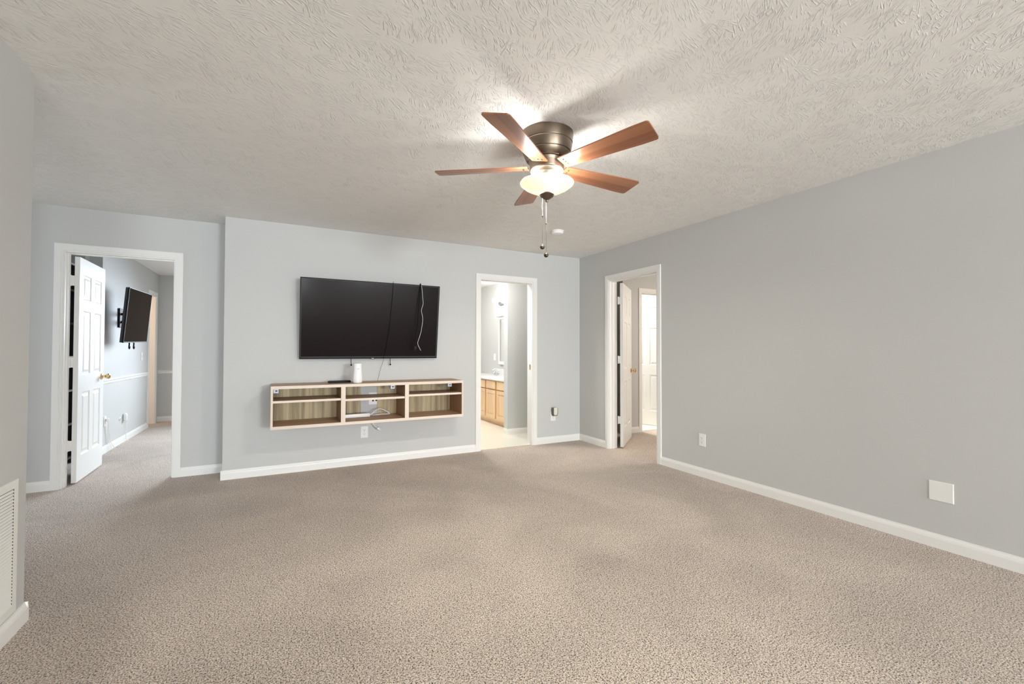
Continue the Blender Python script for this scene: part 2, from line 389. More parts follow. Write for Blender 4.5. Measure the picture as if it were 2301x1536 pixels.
# ------------------------------------------------------------------ door casings and jambs
def doorway(n, w, loc, rotz, depth=T, stop=True, h=DH, both=False, jc=None):
    """local: opening x 0..w, wall face at y=0 (viewer on -y), wall from y=0 to depth"""
    bm = BM()
    def U(a, b, t0, t1):       # U-shaped board between offsets a..b from the opening
        prism(bm, [(-b, 0), (-a, 0), (-a, h+a), (w+a, h+a), (w+a, 0), (w+b, 0), (w+b, h+b), (-b, h+b)], 'Y', t0, t1)
    for s in ((0, -1), (depth, 1)) if both else ((0, -1),):
        y, q = s
        U(.000, .016, y, y+q*.0105); U(.014, CW, y, y+q*.0145)
    t = .012
    prism(bm, [(0, 0), (t, 0), (t, h-t), (w-t, h-t), (w-t, 0), (w, 0), (w, h), (0, h)], 'Y', -.001, depth+.001)
    if stop:
        prism(bm, [(t, 0), (t+.009, 0), (t+.009, h-t-.011), (w-t-.011, h-t-.011), (w-t-.011, 0), (w-t, 0), (w-t, h-t), (t, h-t)], 'Y', depth*.32, depth*.62)
    return struct('trim_%d' % n, bm, M['trim'], loc=loc, rot=(0, 0, rotz))
doorway(1, DX1-DX0, (DX0, YA, 0), 0)
tb = doorway(2, BX1-BX0, (BX0, 0, 0), 0, stop=False)
bm = BM(); box(bm, BX1-BX0-.0135, BX1-BX0-.012, .030, .062, .95, 1.02, .0005)
obj('strike_plate', bm, M['brass'], tb)
doorway(3, RY1-RY0, (0, RY1, 0), -math.pi/2)
doorway(4, CX1-CX0, (CX0, .05, 0), 0)
doorway(5, 4.20-3.775, (XD, 3.775, 0), math.pi/2, stop=False)

# ------------------------------------------------------------------ six-panel doors
def panel_door_bm(W, Hd, th=.035):
    bm = BM(); st = W*.145; ml_ = W*.135
    xs = [0, st, (W-ml_)/2, (W+ml_)/2, W-st, W]
    zs = [0, .225, .80, .955, 1.545, 1.645, 1.875, Hd]
    cells = {(1, 1), (3, 1), (1, 3), (3, 3), (1, 5), (3, 5)}
    for side, y in ((0, 0.0), (1, -th)):
        dq = -1 if side == 0 else 1
        def q(a, b, c, d): bm.faces.new([bm.verts.new(v) for v in (a, b, c, d)])
        for i in range(5):
            for j in range(7):
                x0, x1, z0, z1 = xs[i], xs[i+1], zs[j], zs[j+1]
                if (i, j) not in cells:
                    q((x0, y, z0), (x1, y, z0), (x1, y, z1), (x0, y, z1)); continue
                rings = [(0, 0), (.012, .0075), (.026, .0075), (.046, .0015)]
                for (a, da), (b_, db) in zip(rings, rings[1:]):
                    A = [(x0+a, z0+a), (x1-a, z0+a), (x1-a, z1-a), (x0+a, z1-a)]; B = [(x0+b_, z0+b_), (x1-b_, z0+b_), (x1-b_, z1-b_), (x0+b_, z1-b_)]
                    for k in range(4):
                        k2 = (k+1) % 4
                        q((A[k][0], y+dq*da, A[k][1]), (A[k2][0], y+dq*da, A[k2][1]), (B[k2][0], y+dq*db, B[k2][1]), (B[k][0], y+dq*db, B[k][1]))
                a, da = rings[-1]
                q((x0+a, y+dq*da, z0+a), (x1-a, y+dq*da, z0+a), (x1-a, y+dq*da, z1-a), (x0+a, y+dq*da, z1-a))
    for (a, b_) in (((0, 0), (W, 0)), ((W, 0), (W, Hd)), ((W, Hd), (0, Hd)), ((0, Hd), (0, 0))):
        bm.faces.new([bm.verts.new(v) for v in ((a[0], 0, a[1]), (b_[0], 0, b_[1]), (b_[0], -th, b_[1]), (a[0], -th, a[1]))])
    bmesh.ops.remove_doubles(bm, verts=bm.verts, dist=1e-5); bmesh.ops.recalc_face_normals(bm, faces=bm.faces)
    return bm
def knob_bm(side):
    """knob on axis Y growing towards side (+1/-1)"""
    pr = [(.0, 0), (.032, 0), (.032, .004), (.026, .009), (.012, .012), (.011, .030), (.018, .036), (.026, .046), (.028, .055), (.025, .064), (.014, .070), (0, .071)]
    return lathe(BM(), [(r, h*side) for r, h in pr], 24, axis='Y')
GAP = .022
def door_leaf(n, W, pin, rotz, label, hinge_mat, th=.035, mirror=False, knob=True):
    """pin: hinge axis; leaf along local +x; leaf body y in -th..0 (or 0..th when mirrored)"""
    Hd = 2.020
    bm = panel_door_bm(W, Hd, th)
    for v in bm.verts:
        v.co.x += .012; v.co.z += .012
        v.co.y += (th+GAP) if mirror else -GAP
    d = struct('door_%d' % n, bm, M['door'], loc=pin, rot=(0, 0, rotz), label=label)
    y0, y1 = ((GAP, th+GAP) if mirror else (-th-GAP, -GAP))
    if knob:
        for s, y in ((1, y1), (-1, y0)):
            obj('door_knob', knob_bm(s), M['brass'], d, 'auto', loc=(W-.060, y, .925))
    for z in (.345, 1.085, 1.815):
        bm = BM(); lathe(bm, [(.0, -.048), (.0065, -.048), (.0065, .048), (0, .048)], 12)
        q = 1 if mirror else -1
        box(bm, .002, .0045, min(0, q*GAP), max(0, q*GAP), -.045, .045)
        hy = .5*(y0+y1)
        box(bm, .009, .0118, y0+.003, y1-.001, -.045, .045); box(bm, .002, .0118, (y1 if not mirror else y0)-.003, (y1 if not mirror else y0), -.045, .045)
        for k in range(3): box(bm, .0082, .0092, y0+.012, y0+.018, -.034+k*.031, -.028+k*.031)
        obj('hinge', bm, hinge_mat, d, 'auto', loc=(0, 0, z))
    return d
d1 = door_leaf(1, .735, (DX0+.011, YA+T+.004, 0), R(91.8), 'white six-panel door open into the dining room', M['trim'], mirror=False)
d2 = door_leaf(2, .735, (T+.006, RY1-.0275, 0), R(39.5), 'white six-panel door open into the side hall', M['white'], mirror=False)
d3 = door_leaf(3, .60, (CX1-.020, .05+T+.004, 0), R(111), 'white six-panel door ajar in the hall beyond', M['white'], mirror=True, knob=False)

# ------------------------------------------------------------------ return air grille on the left wall
vy0, vy1, vz0, vz1 = -3.02, -2.217, .097, .652
vent = thing('return_air_grille', 'large white louvred return air grille low on the left wall', 'vent', (XL, (vy0+vy1)/2, vz0), (0, 0, math.pi/2))
vw = (vy1-vy0)/2; vh = vz1-vz0; fr = .034
bm = BM()
for (x0, x1, z0, z1) in ((-vw, -vw+fr, 0, vh), (vw-fr, vw, 0, vh), (-vw+fr, vw-fr, 0, fr), (-vw+fr, vw-fr, vh-fr, vh)): box(bm, x0, x1, -.010, -.0005, z0, z1)
obj('frame', bm, M['grille'], vent)
bm = box(BM(), -vw+fr, vw-fr, -.0042, -.0032, fr, vh-fr)
for q in (-vw+fr, vw-fr-.0008): box(bm, q, q+.0008, -.0098, -.0042, fr, vh-fr)
obj('duct_shade', bm, M['slot'], vent)  # dark sheet and end strips paint the shade behind the louvres
nl = 36; zi0, zi1 = fr, vh-fr; p = (zi1-zi0)/nl
for k in range(nl):
    z = zi0+k*p; bm = BM()
    prism(bm, [(-.0112, z+.0002), (-.0070, z+p*.70), (-.0060, z+p*.70), (-.0100, z+.0002)], 'X', -vw+fr+.001, vw-fr-.001)
    obj('louvre', bm, M['grille'], vent)

# ------------------------------------------------------------------ ceiling fan
FX, FY = -2.230, -2.730
fan = thing('ceiling_fan', 'five-blade flush-mount ceiling fan, bronze with cherry blades and a lit bowl', 'ceiling fan', (FX, FY, H))
def ring(name, prof, mat): return obj(name, lathe(BM(), [(r, z-H) for r, z in prof], 64), mat, fan, 'auto')
ring('housing', [(0, 2.44), (.151, 2.44), (.1505, 2.432), (.1475, 2.388), (.1465, 2.384), (.140, 2.384), (.140, 2.378), (.1455, 2.378), (.1445, 2.372), (.137, 2.334), (.136, 2.331), (.128, 2.331), (.128, 2.326), (.134, 2.326), (.132, 2.318), (.120, 2.292), (.116, 2.288), (0, 2.288)], M['bronze'])
for (r, z) in ((.1425, 2.381), (.1305, 2.3285)): ring('housing_band', [(r-.004, z-.003), (r+.001, z-.003), (r+.001, z+.003), (r-.004, z+.003)], M['bronze_groove'])
ring('motor_hub', [(0, 2.290), (.100, 2.290), (.104, 2.284), (.098, 2.268), (.098, 2.238), (.096, 2.232), (0, 2.232)], M['bronze'])
ring('light_fitter', [(0, 2.232), (.094, 2.232), (.095, 2.226), (.088, 2.222), (.088, 2.210), (.093, 2.205), (.088, 2.199), (.086, 2.184), (0, 2.184)], M['nickel'])
bm = lathe(BM(), [(.150, 2.158-H), (.147, 2.150-H), (.130, 2.136-H), (.102, 2.121-H), (.072, 2.110-H), (.042, 2.101-H), (.014, 2.098-H)], 64, closed=True)
bm.normal_update()
for f in bm.faces:
    c = f.calc_center_median()
    if f.normal.dot(Vector((c.x, c.y, -.12))) < 0: f.normal_flip()
bowl = obj('glass_bowl', bm, M['bowl'], fan, True)
bm = BM(); lathe(bm, [(.1490, 2.159-H), (.1515, 2.163-H), (.1545, 2.160-H), (.1530, 2.155-H), (.1490, 2.159-H)], 64, closed=True)
obj('rim', bm, M['rim_glass'], bowl, True)
# the open ring under the fitter keeps the bowl's stem; bulbs burn inside
stem = ring('stem', [(.010, 2.192), (.010, 2.100)], M['nickel'])
for k, a in enumerate((-62, 58, 178)):
    px, py = .104*math.cos(R(a)), .104*math.sin(R(a))
    up = bpy.data.lights.new('fan_lamp', 'POINT'); up.energy = 3.0; up.color = (1, .985, .945); up.shadow_soft_size = .018
    uo = bpy.data.objects.new('fan_lamp', up); C.objects.link(uo); uo.location = (FX+px*1.37, FY+py*1.37, 2.167); uo['kind'] = 'helper'
bm = BM(); ball(bm, (.035, -.018, 2.138-H), .030, 20)
obj('light_bulb', bm, M['bulb'], fan, True)
for q in (1, -1):
    dn = bpy.data.lights.new('fan_lamp', 'SPOT'); dn.energy = 400; dn.color = (1, .985, .945); dn.shadow_soft_size = .02; dn.spot_size = R(178); dn.spot_blend = .8
    do = bpy.data.objects.new('fan_lamp', dn); C.objects.link(do); do.location = (FX+q*.078, FY-q*.040, 2.142); do.rotation_euler = (R(12), 0, 0); do['kind'] = 'helper'
ring('finial', [(0, 2.108), (.028, 2.107), (.043, 2.098), (.0435, 2.093), (.036, 2.082), (.018, 2.070), (.009, 2.066), (.011, 2.060), (.009, 2.053), (0, 2.050)], M['bronze'])
def blade_bm():
    bm = BM()
    r0, r1 = .108, .652
    half = lambda t: .046+(.071-.046)*min(1, t*1.15)
    out = []
    n = 14
    for k in range(n+1):
        t = k/n; out.append((r0+(r1-.02-r0)*t, half(t)))
    cap = []
    for (cx, cy, a0, a1, rr) in ((r1-.022, half(1)-.016, 90, 0, .016), (r1-.014, -half(1)+.016, 0, -90, .016)):
        for s in range(6):
            a = R(a0+(a1-a0)*s/5); cap.append((cx+rr*math.cos(a), cy+rr*math.sin(a)))
    poly = [(x, y) for x, y in out if x < r1-.024]+cap+[(x, -y) for x, y in reversed(out) if x < r1-.024]
    prism(bm, poly, 'Z', -.0035, .0035)
    return bm
for k in range(5):
    bl = obj('blade', blade_bm(), M['blade'], fan, loc=(0, 0, 2.250-H), rot=(R(-13), 0, 0))
    bl.rotation_mode = 'XYZ'
    bl.rotation_euler = (Matrix.Rotation(R(1+72*k), 3, 'Z') @ Matrix.Rotation(R(-13), 3, 'X')).to_euler()
    bm = BM()
    for y in (-.022, 0, .022): lathe(bm, [(0, -.0065), (.005, -.0060), (.0055, -.0036), (0, -.0036)], 10, (.135, y, 0))
    obj('screw', bm, M['bronze_dark'], bl, True)
cl = Vector((-.886, .463, 0))
for (off, ztop, zmid, zend) in ((.026, 2.105, 1.972, 1.793), (.004, 2.060, 1.928, 1.747)):
    bm = BM(); x, y = cl.x*off, cl.y*off
    tube(bm, [(x, y, ztop-H), (x, y, zend-H+.01)], .0008, 6)
    ch = obj('pull_chain', bm, M['chain'], fan, True)
    bm = BM(); lathe(bm, [(0, .007), (.0025, .006), (.003, 0), (.0025, -.006), (0, -.007)], 10, (x, y, zmid-H))
    obj('chain_connector', bm, M['bronze_dark'], ch, True)
    bm = BM(); ball(bm, (x, y, zend-H), .0135, 16); lathe(bm, [(0, .017), (.004, .017), (.005, .012), (0, .010)], 10, (x, y, zend-H))
    obj('chain_ball', bm, M['bronze_dark'], ch, True)

# ------------------------------------------------------------------ smoke detector
sd = thing('smoke_detector', 'round white smoke detector on the ceiling behind the fan', 'smoke detector', (-1.035, -1.026, H))
obj('base_ring', lathe(BM(), [(0, 0), (.068, 0), (.068, -.010), (0, -.010)], 40), M['white'], sd, 'auto')
obj('cover', lathe(BM(), [(0, -.010), (.062, -.010), (.064, -.016), (.062, -.030), (.050, -.036), (.030, -.038), (0, -.038)], 40), M['white_gloss'], sd, 'auto')

# ------------------------------------------------------------------ wall plates
def plate_bm(w, h, t=.006):
    bm = BM(); prism(bm, [(-w/2, -h/2), (w/2, -h/2), (w/2, h/2), (-w/2, h/2)], 'Y', -t*.5, -.0003)
    box(bm, -w/2+.002, w/2-.002, -t, -t*.5, -h/2+.002, h/2-.002, .0015); return bm
def receptacle(parent, zc):
    bm = BM(); box(bm, -.0165, .0165, -.0078, -.0055, zc-.0140, zc+.0140, .0015)
    f = obj('receptacle_face', bm, M['white_gloss'], parent)
    bm = BM()
    for x, h in ((-.0065, .008), (.0065, .0065)): box(bm, x-.0013, x+.0013, -.0082, -.0079, zc+.001-h/2+.003, zc+.001+h/2+.003)
    lathe(bm, [(0, -.0082), (.0027, -.0082), (.0027, -.0079), (0, -.0079)], 10, (0, 0, zc-.0075), axis='Y')
    obj('slots', bm, M['slot'], f)
def outlet(label, loc, rotz, w=.075, h=.120, cat='outlet', name='wall_outlet'):
    t = thing(name, label, cat, loc, (0, 0, rotz))
    obj('cover_plate', plate_bm(w, h), M['white'], t)
    receptacle(t, .0195); receptacle(t, -.0195)
    obj('screw', lathe(BM(), [(0, -.0072), (.003, -.0070), (.0032, -.006), (0, -.006)], 10, axis='Y'), M['steel'], t)
    return t
outlet('white duplex outlet under the wall shelf on the television wall', (-2.782, 0, .337), 0)
outlet('white duplex outlet on the right wall beside the side hall door', (0, -1.957, .349), -math.pi/2)
bl_ = thing('blank_wall_plate', 'wide blank white plate low on the right wall', 'wall plate', (0, -3.683, .346), (0, 0, -math.pi/2))
obj('cover_plate', plate_bm(.116, .120), M['white'], bl_)
for x in (-.0, ):
    for z in (-.045, .045): obj('screw', lathe(BM(), [(0, -.0070), (.003, -.0068), (.0032, -.0058), (0, -.0058)], 10, (x, 0, z), axis='Y'), M['white_gloss'], bl_)
outlet('white outlet in the corner carrying a plug-in air freshener', (-.425, 0, .345), 0)
# plug-in air freshener
af = thing('air_freshener', 'plug-in air freshener with dark rim in the corner outlet', 'air freshener', (-.420, 0, .352))
prs = [(-.034, .105), (.036, .108), (.039, .030), (.030, .004), (-.026, 0), (-.036, .030)]
bm = BM(); prism(bm, prs, 'Y', -.050, -.0082); obj('shell', bm, M['amber'], af)
bm = BM(); prism(bm, [(-.024, .108), (.026, .112), (.027, .035), (.022, .014), (-.018, .011), (-.026, .035)], 'Y', -.056, -.0495)
for k in range(4): box(bm, -.016+.0, .018, -.058, -.0555, .030+k*.015, .037+k*.015, .001)
obj('front_panel', bm, M['pearl'], af)

# ------------------------------------------------------------------ television on the TV wall
TW, TH = 1.393, .800; TA = math.atan2(.105, .793)
tv = thing('television', 'large black flat television tilted down on the grey wall', 'television', (-2.715, 0, 1.507))
def tvp(name, bm, mat, parent=tv, smooth=False):
    bmesh.ops.transform(bm, matrix=Matrix.Translation((0, -.1175, 0)) @ Matrix.Rotation(TA, 4, 'X'), verts=bm.verts)
    return obj(name, bm, mat, parent, smooth)
w2, h2 = TW/2, TH/2
bm = BM()
for (x0, x1, z0, z1) in ((-w2, -w2+.009, -h2, h2), (w2-.009, w2, -h2, h2), (-w2+.009, w2-.009, h2-.010, h2), (-w2+.009, w2-.009, -h2, -h2+.016)): box(bm, x0, x1, -.003, .012, z0, z1)
tvp('bezel', bm, M['bezel'])
bm = BM()
for (x0, x1, z0, z1) in ((-w2+.009, -w2+.012, -h2+.016, h2-.010), (w2-.013, w2-.009, -h2+.016, h2-.010), (-w2+.012, w2-.013, h2-.013, h2-.010), (-w2+.012, w2-.013, -h2+.016, -h2+.022)): box(bm, x0, x1, -.0018, .010, z0, z1)
tvp('inner_trim', bm, M['bezel_lip'])
tvp('screen', box(BM(), -w2+.012, w2-.013, 0, .010, -h2+.022, h2-.013), M['screen'])
bm = BM(); box(bm, -w2+.004, w2-.004, .012, .030, -h2+.004, h2-.004, .006); box(bm, -w2*.72, w2*.72, .028, .055, -h2+.03, h2*.35, .012)
tvp('back_cover', bm, M['tv_back'])
bm = BM(); box(bm, -.019, .019, -.006, -.001, -h2-.006, -h2+.004, .002); sens = tvp('sensor_housing', bm, M['bezel'])
bm = BM()
for k in range(5): box(bm, -.013+k*.0054, -.013+k*.0054+.0044, -.0072, -.006, -h2+.000, -h2+.006)
tvp('badge', bm, M['silver'], sens)
bm = BM(); box(bm, -.33, .33, -.022, -.0005, -.11, .11, .003); box(bm, -.25, -.19, -.075, -.020, -.20, .16); box(bm, .13, .19, -.075, -.020, -.20, .16)
mount = obj('wall_mount', bm, M['black'], tv)
for x in (-.213, .185):
    bm = BM(); tube(bm, [(x, -.050, -.18), (x, -.052, -.42), (x+.003, -.050, -.455)], .0032, 8)
    s_ = obj('release_strap', bm, M['black_cord'], mount, True)
    bm = BM(); ball(bm, (x+.003, -.050, -.462), .009, 12); obj('strap_bead', bm, M['black'], s_, True)
# cords draped over the front of the screen
bm = BM(); tube(bm, [(.004, .05, -.012), (.004, .012, .010), (.002, -.012, .004), (-.002, -.016, -.06), (-.018, -.014, -.22), (-.030, -.016, -.42), (-.044, -.016, -.52), (-.058, -.016, -.62), (-.055, -.018, -.665)], .0045, 8)
cd = obj('power_cord', bm, M['black_cord'], tv, True, loc=(-2.24+2.715, -.17, 1.905-1.507))
bm = BM(); box(bm, -.069, -.041, -.030, -.006, -.700, -.662, .006, 2)
for x in (-.060, -.050): box(bm, x-.001, x+.001, -.021, -.015, -.716, -.699)
obj('plug', bm, M['black'], cd)
bm = BM(); tube(bm, [(-2.226, -.178, 1.895), (-2.215, -.181, 1.78), (-2.208, -.176, 1.70), (-2.224, -.170, 1.63), (-2.206, -.160, 1.54), (-2.212, -.150, 1.46), (-2.220, -.143, 1.40), (-2.238, -.135, 1.33), (-2.252, -.128, 1.275), (-2.232, -.124, 1.225), (-2.214, -.121, 1.195)], .0018, 6)
bmesh.ops.translate(bm, vec=(2.715, 0, -1.507), verts=bm.verts)
sc_ = obj('silver_cable', bm, M['silver'], tv, True); sc_['label'] = 'thin silver cable beside the black cord'
bm = BM(); tube(bm, [(0, .03, -.005), (0, .004, .004), (-.001, -.006, -.005), (-.012, .020, -.25), (-.035, .057, -.53), (-.075, .090, -.79), (-.105, .100, -.90), (-.140, .080, -1.0270)], .0016, 6)
obj('antenna_cable', bm, M['black_cord'], tv, True, loc=(-2.527+2.715, -.17, 1.905-1.507))

# ------------------------------------------------------------------ floating media shelf
SX0, SX1, SD, SZ0, SZ1 = -3.648, -1.822, .390, .488, .875
sh = thing('floating_media_shelf', 'long wood-look floating shelf unit with three open bays under the television', 'shelf', ((SX0+SX1)/2, 0, SZ0))
ox = (SX0+SX1)/2
def sp(name, mat, x0, x1, y0, y1, z0, z1, edge=True, emat='shelf_edge'):
    o = obj(name, box(BM(), x0-ox, x1-ox, y0, y1, z0-SZ0, z1-SZ0), mat, sh)
    if edge:
        obj('lit_edge', box(BM(), x0-ox, x1-ox, y0-.0015, y0-.0001, z0-SZ0, z1-SZ0), M[emat], o)  # strip carrying the painted brightness of the front edge
    return o
TB = .027
sp('top_panel', M['shelf_h'], SX0, SX1, -SD, -.001, SZ1-TB, SZ1)
sp('bottom_panel', M['shelf_h'], SX0, SX1, -SD, -.001, SZ0, SZ0+TB)
D1, D2 = (-3.060, -3.020), (-2.452, -2.412)
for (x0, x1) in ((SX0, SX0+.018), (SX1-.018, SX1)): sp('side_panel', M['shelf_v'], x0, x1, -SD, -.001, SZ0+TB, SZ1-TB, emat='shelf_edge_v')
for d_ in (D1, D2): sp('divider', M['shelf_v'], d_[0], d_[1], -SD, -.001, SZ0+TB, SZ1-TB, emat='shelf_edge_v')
bays = ((SX0+.018, D1[0]), (D1[1], D2[0]), (D2[1], SX1-.018))
for i, (x0, x1) in enumerate(bays):
    z = (.722, .712, .727)[i]
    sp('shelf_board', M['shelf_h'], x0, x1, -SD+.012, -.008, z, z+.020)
CUT = (-2.822, -2.654)
for (x0, x1) in (bays[0], (bays[1][0], CUT[0]), (CUT[1], bays[1][1]), bays[2]):
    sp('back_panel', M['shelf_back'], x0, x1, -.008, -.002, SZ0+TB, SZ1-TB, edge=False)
for (x, dz) in ((bays[0][0]+.002, 0), (bays[1][1]-.125, 0), (bays[2][1]-.125, 0)):
    bm = BM(); z1 = SZ1-TB-SZ0
    box(bm, x-ox, x-ox+.042, -.30, -.296, z1-.042, z1-.001); box(bm, x-ox, x-ox+.042, -.30, -.20, z1-.003, z1-.0005); box(bm, x-ox, x-ox+.003, -.296, -.25, z1-.042, z1-.002)
    hb = obj('hanging_bracket', bm, M['steel'], sh)
    bm = BM(); lathe(bm, [(0, -.3035), (.006, -.303), (.007, -.300), (0, -.300)], 10, (x-ox+.022, 0, z1-.022), axis='Y'); box(bm, x-ox+.018, x-ox+.034, -.3035, -.3005, z1-.026, z1-.018)
    obj('bolt', bm, M['slot'], hb)
# in-wall outlet behind the cut-out
rc = thing('recessed_outlet', 'white outlet plate behind the cut-out of the shelf middle bay', 'outlet', (-2.697, 0, .685))
obj('cover_plate', plate_bm(.088, .125), M['white'], rc)
for (x, z) in ((.0, -.022), (.034, -.020), (-.02, .03)):
    obj('port', lathe(BM(), [(0, -.0085), (.010, -.008), (.010, -.006), (0, -.006)], 12, (x, 0, z), axis='Y'), M['slot'], rc)
# items on the shelf
rm = thing('remote_control', 'slim black remote control lying on the floating shelf', 'remote control', (-3.052, -.175, SZ1), (0, 0, R(6)))
bm = BM(); box(bm, -.105, .105, -.026, .026, .0005, .021, .006, 2); obj('body', bm, M['black'], rm, 'auto')
bm = BM()
for k in range(9):
    for y in (-.011, 0, .011): box(bm, -.085+k*.018, -.075+k*.018, y-.0035, y+.0035, .0205, .0225)
obj('buttons', bm, plain('remote_buttons', (.05, .05, .05), .5), rm)
ds = thing('fragrance_dispenser', 'white upright fragrance dispenser standing on the floating shelf', 'dispenser', (-2.903, -.325, SZ1))
bm = lathe(BM(), [(0, .0005), (.030, .0005), (.040, .006), (.0455, .018), (.0465, .040), (.0455, .065), (.0425, .095), (.0395, .125), (.0388, .155), (.0395, .180), (.0400, .191), (.037, .194), (.012, .190), (0, .190)], 40)
obj('body', bm, M['white_gloss'], ds, 'auto')
bm = lathe(BM(), [(0, -.0402), (.006, -.0402), (.0085, -.0395), (.009, -.036), (0, -.036)], 16, (0, 0, .142), axis='Y'); obj('nozzle', bm, M['steel'], ds, True)
ps = thing('power_strip', 'white power strip lying in the middle bay of the floating shelf', 'power strip', (-2.880, -.125, SZ0+TB), (0, 0, R(3)))
bm = BM(); box(bm, -.13, .13, -.026, .026, .0005, .036, .005, 2); obj('body', bm, M['white'], ps, 'auto')
for k in range(4):
    bm = BM()
    for y in (-.006, .006): box(bm, -.10+k*.045, -.094+k*.045, y-.001, y+.001, .0358, .0366)
    obj('socket', bm, M['slot'], ps)
bm = BM(); tube(bm, [(.128, 0, .016), (.150, 0, .022), (.185, -.008, .055), (.225, -.012, .072), (.275, -.010, .058), (.335, 0, .018), (.325, .014, .010), (.250, .010, .012), (.190, .018, .008), (.150, .060, .006)], .0046, 8)
obj('cord', bm, M['white'], ps, True)
pc = thing('hanging_plug', 'white cord end with plug hanging below the floating shelf', 'plug', (-2.722, -.060, SZ0))
bm = BM(); tube(bm, [(0, .02, -.0005), (0, 0, -.014), (.012, -.006, -.050), (.035, -.010, -.085), (.058, -.012, -.104)], .0042, 8); obj('cord', bm, M['white'], pc, True)
bm = BM(); box(bm, -.017, .017, -.013, .013, -.011, .011, .005, 2)
for y in (-.006, .006): box(bm, .017, .034, -.003, .003, y-.0012, y+.0012)
bmesh.ops.transform(bm, matrix=Matrix.Translation((.072, -.012, -.114)) @ Matrix.Rotation(R(35), 4, 'Y'), verts=bm.verts)
obj('plug_head', bm, M['white_gloss'], pc)

# ------------------------------------------------------------------ dining room beyond the left door
def rail(name, segs):
    bm = BM()
    for (x0, y0, x1, y1) in segs:
        d = Vector((x1-x0, y1-y0)); d.normalize(); n = Vector((-d.y, d.x))
        prof = [(0, .795), (.010, .800), (.014, .815), (.011, .824), (.022, .838), (.022, .846), (.012, .852), (0, .856)]
        A = [bm.verts.new((x0+n.x*u, y0+n.y*u, v)) for u, v in prof]; B = [bm.verts.new((x1+n.x*u, y1+n.y*u, v)) for u, v in prof]
        k = len(prof); fs = [bm.faces.new(A), bm.faces.new(B[::-1])]
        for i in range(k): fs.append(bm.faces.new((A[i], B[i], B[(i+1) % k], A[(i+1) % k])))
        bmesh.ops.recalc_face_normals(bm, faces=fs)
    struct(name, bm, M['trim'])
rail('trim_6', [(XD, 3.71, XD, 1.74), (-1.75, YD, XD, YD)])
t2 = thing('television', 'television on a swing arm in the dining room, seen through the left doorway', 'television', (XD, 1.98, 1.595), (0, 0, math.pi/2))
def t2p(name, bm, mat, parent=t2):
    bmesh.ops.transform(bm, matrix=Matrix.Translation((0, -.275, 0)) @ Matrix.Rotation(R(-1.2), 4, 'Y') @ Matrix.Rotation(R(4.8), 4, 'X'), verts=bm.verts)
    return obj(name, bm, mat, parent)
bm = BM(); a, c = .485, .312
for (x0, x1, z0, z1) in ((-a, -a+.006, -c, c), (a-.006, a, -c, c), (-a+.006, a-.006, c-.006, c), (-a+.006, a-.006, -c, -c+.012)): box(bm, x0, x1, -.003, .012, z0, z1)
t2p('bezel', bm, M['bezel'])
t2p('screen', box(BM(), -a+.006, a-.006, 0, .010, -c+.012, c-.006), M['screen2'])
bm = BM(); box(bm, -a+.002, a-.002, .012, .035, -c+.002, c-.002, .004); box(bm, -a*.7, a*.7, .033, .065, -c+.02, c*.3, .01); t2p('back_cover', bm, M['tv_back'])
bm = BM(); box(bm, .32, .44, -.020, -.0005, -.12, .12, .002); tube(bm, [(.38, -.015, .05), (.46, -.13, .05), (.12, -.215, .05)], .016, 8, 0); tube(bm, [(.38, -.015, -.05), (.46, -.13, -.05), (.12, -.215, -.05)], .016, 8, 0); box(bm, -.10, .20, -.225, -.205, -.15, .15)
ar = obj('swing_arm', bm, M['black'], t2)
for x in (-.20, -.02):
    bm = BM(); tube(bm, [(x, -.20, -.15), (x, -.235, -.30), (x, -.235, -.37), (x+.02, -.235, -.385), (x+.03, -.235, -.36)], .007, 8)
    obj('release_strap', bm, M['black_cord'], ar, True)
sw = thing('light_switch', 'white light switch by the far opening in the dining room', 'light switch', (XD, 3.40, 1.097), (0, 0, math.pi/2))
obj('cover_plate', plate_bm(.072, .118), M['white'], sw); obj('toggle', box(BM(), -.005, .005, -.016, -.006, -.008, .012, .002), M['white_gloss'], sw)
cx = thing('coax_plate', 'small cable stub on the dining room wall, left of the white plug', 'cable outlet', (XD, 2.443, .318), (0, 0, math.pi/2))
obj('escutcheon', lathe(BM(), [(0, -.004), (.026, -.004), (.028, -.0004), (0, -.0004)], 20, axis='Y'), M['white'], cx)
obj('connector', lathe(BM(), [(0, -.026), (.008, -.026), (.008, -.004), (0, -.004)], 12, axis='Y'), M['chrome'], cx)
pa = thing('plug_adapter', 'white oval plug with cord on the dining room wall', 'plug', (XD, 2.587, .320), (0, 0, math.pi/2))
bm = BM(); box(bm, -.030, .030, -.040, -.0005, -.052, .052, .018, 3); obj('body', bm, M['white'], pa, 'auto')
bm = BM(); tube(bm, [(.02, -.03, .03), (.06, -.03, .01), (.09, -.022, -.06), (.05, -.018, -.13), (.035, -.020, -.20), (.02, -.03, -.285), (-.01, -.07, -.315)], .0045, 8); obj('cord', bm, M['white'], pa, True)
t = outlet('white outlet with two cords behind the open dining room door', (XD, 1.893, .365), math.pi/2)
bm = BM(); box(bm, .005, .035, -.035, -.008, -.005, .030, .006, 2); obj('plug_body', bm, M['white_gloss'], t)
bm = BM(); tube(bm, [(.02, -.03, .0), (.035, -.025, -.08), (.05, -.02, -.17), (.08, -.022, -.26), (.11, -.05, -.355)], .0038, 8); obj('cord', bm, M['white'], t, True)
bm = BM(); tube(bm, [(.025, -.03, .0), (.06, -.025, -.08), (.10, -.02, -.17), (.13, -.025, -.27), (.17, -.06, -.355)], .0038, 8); obj('cord', bm, M['white'], t, True)
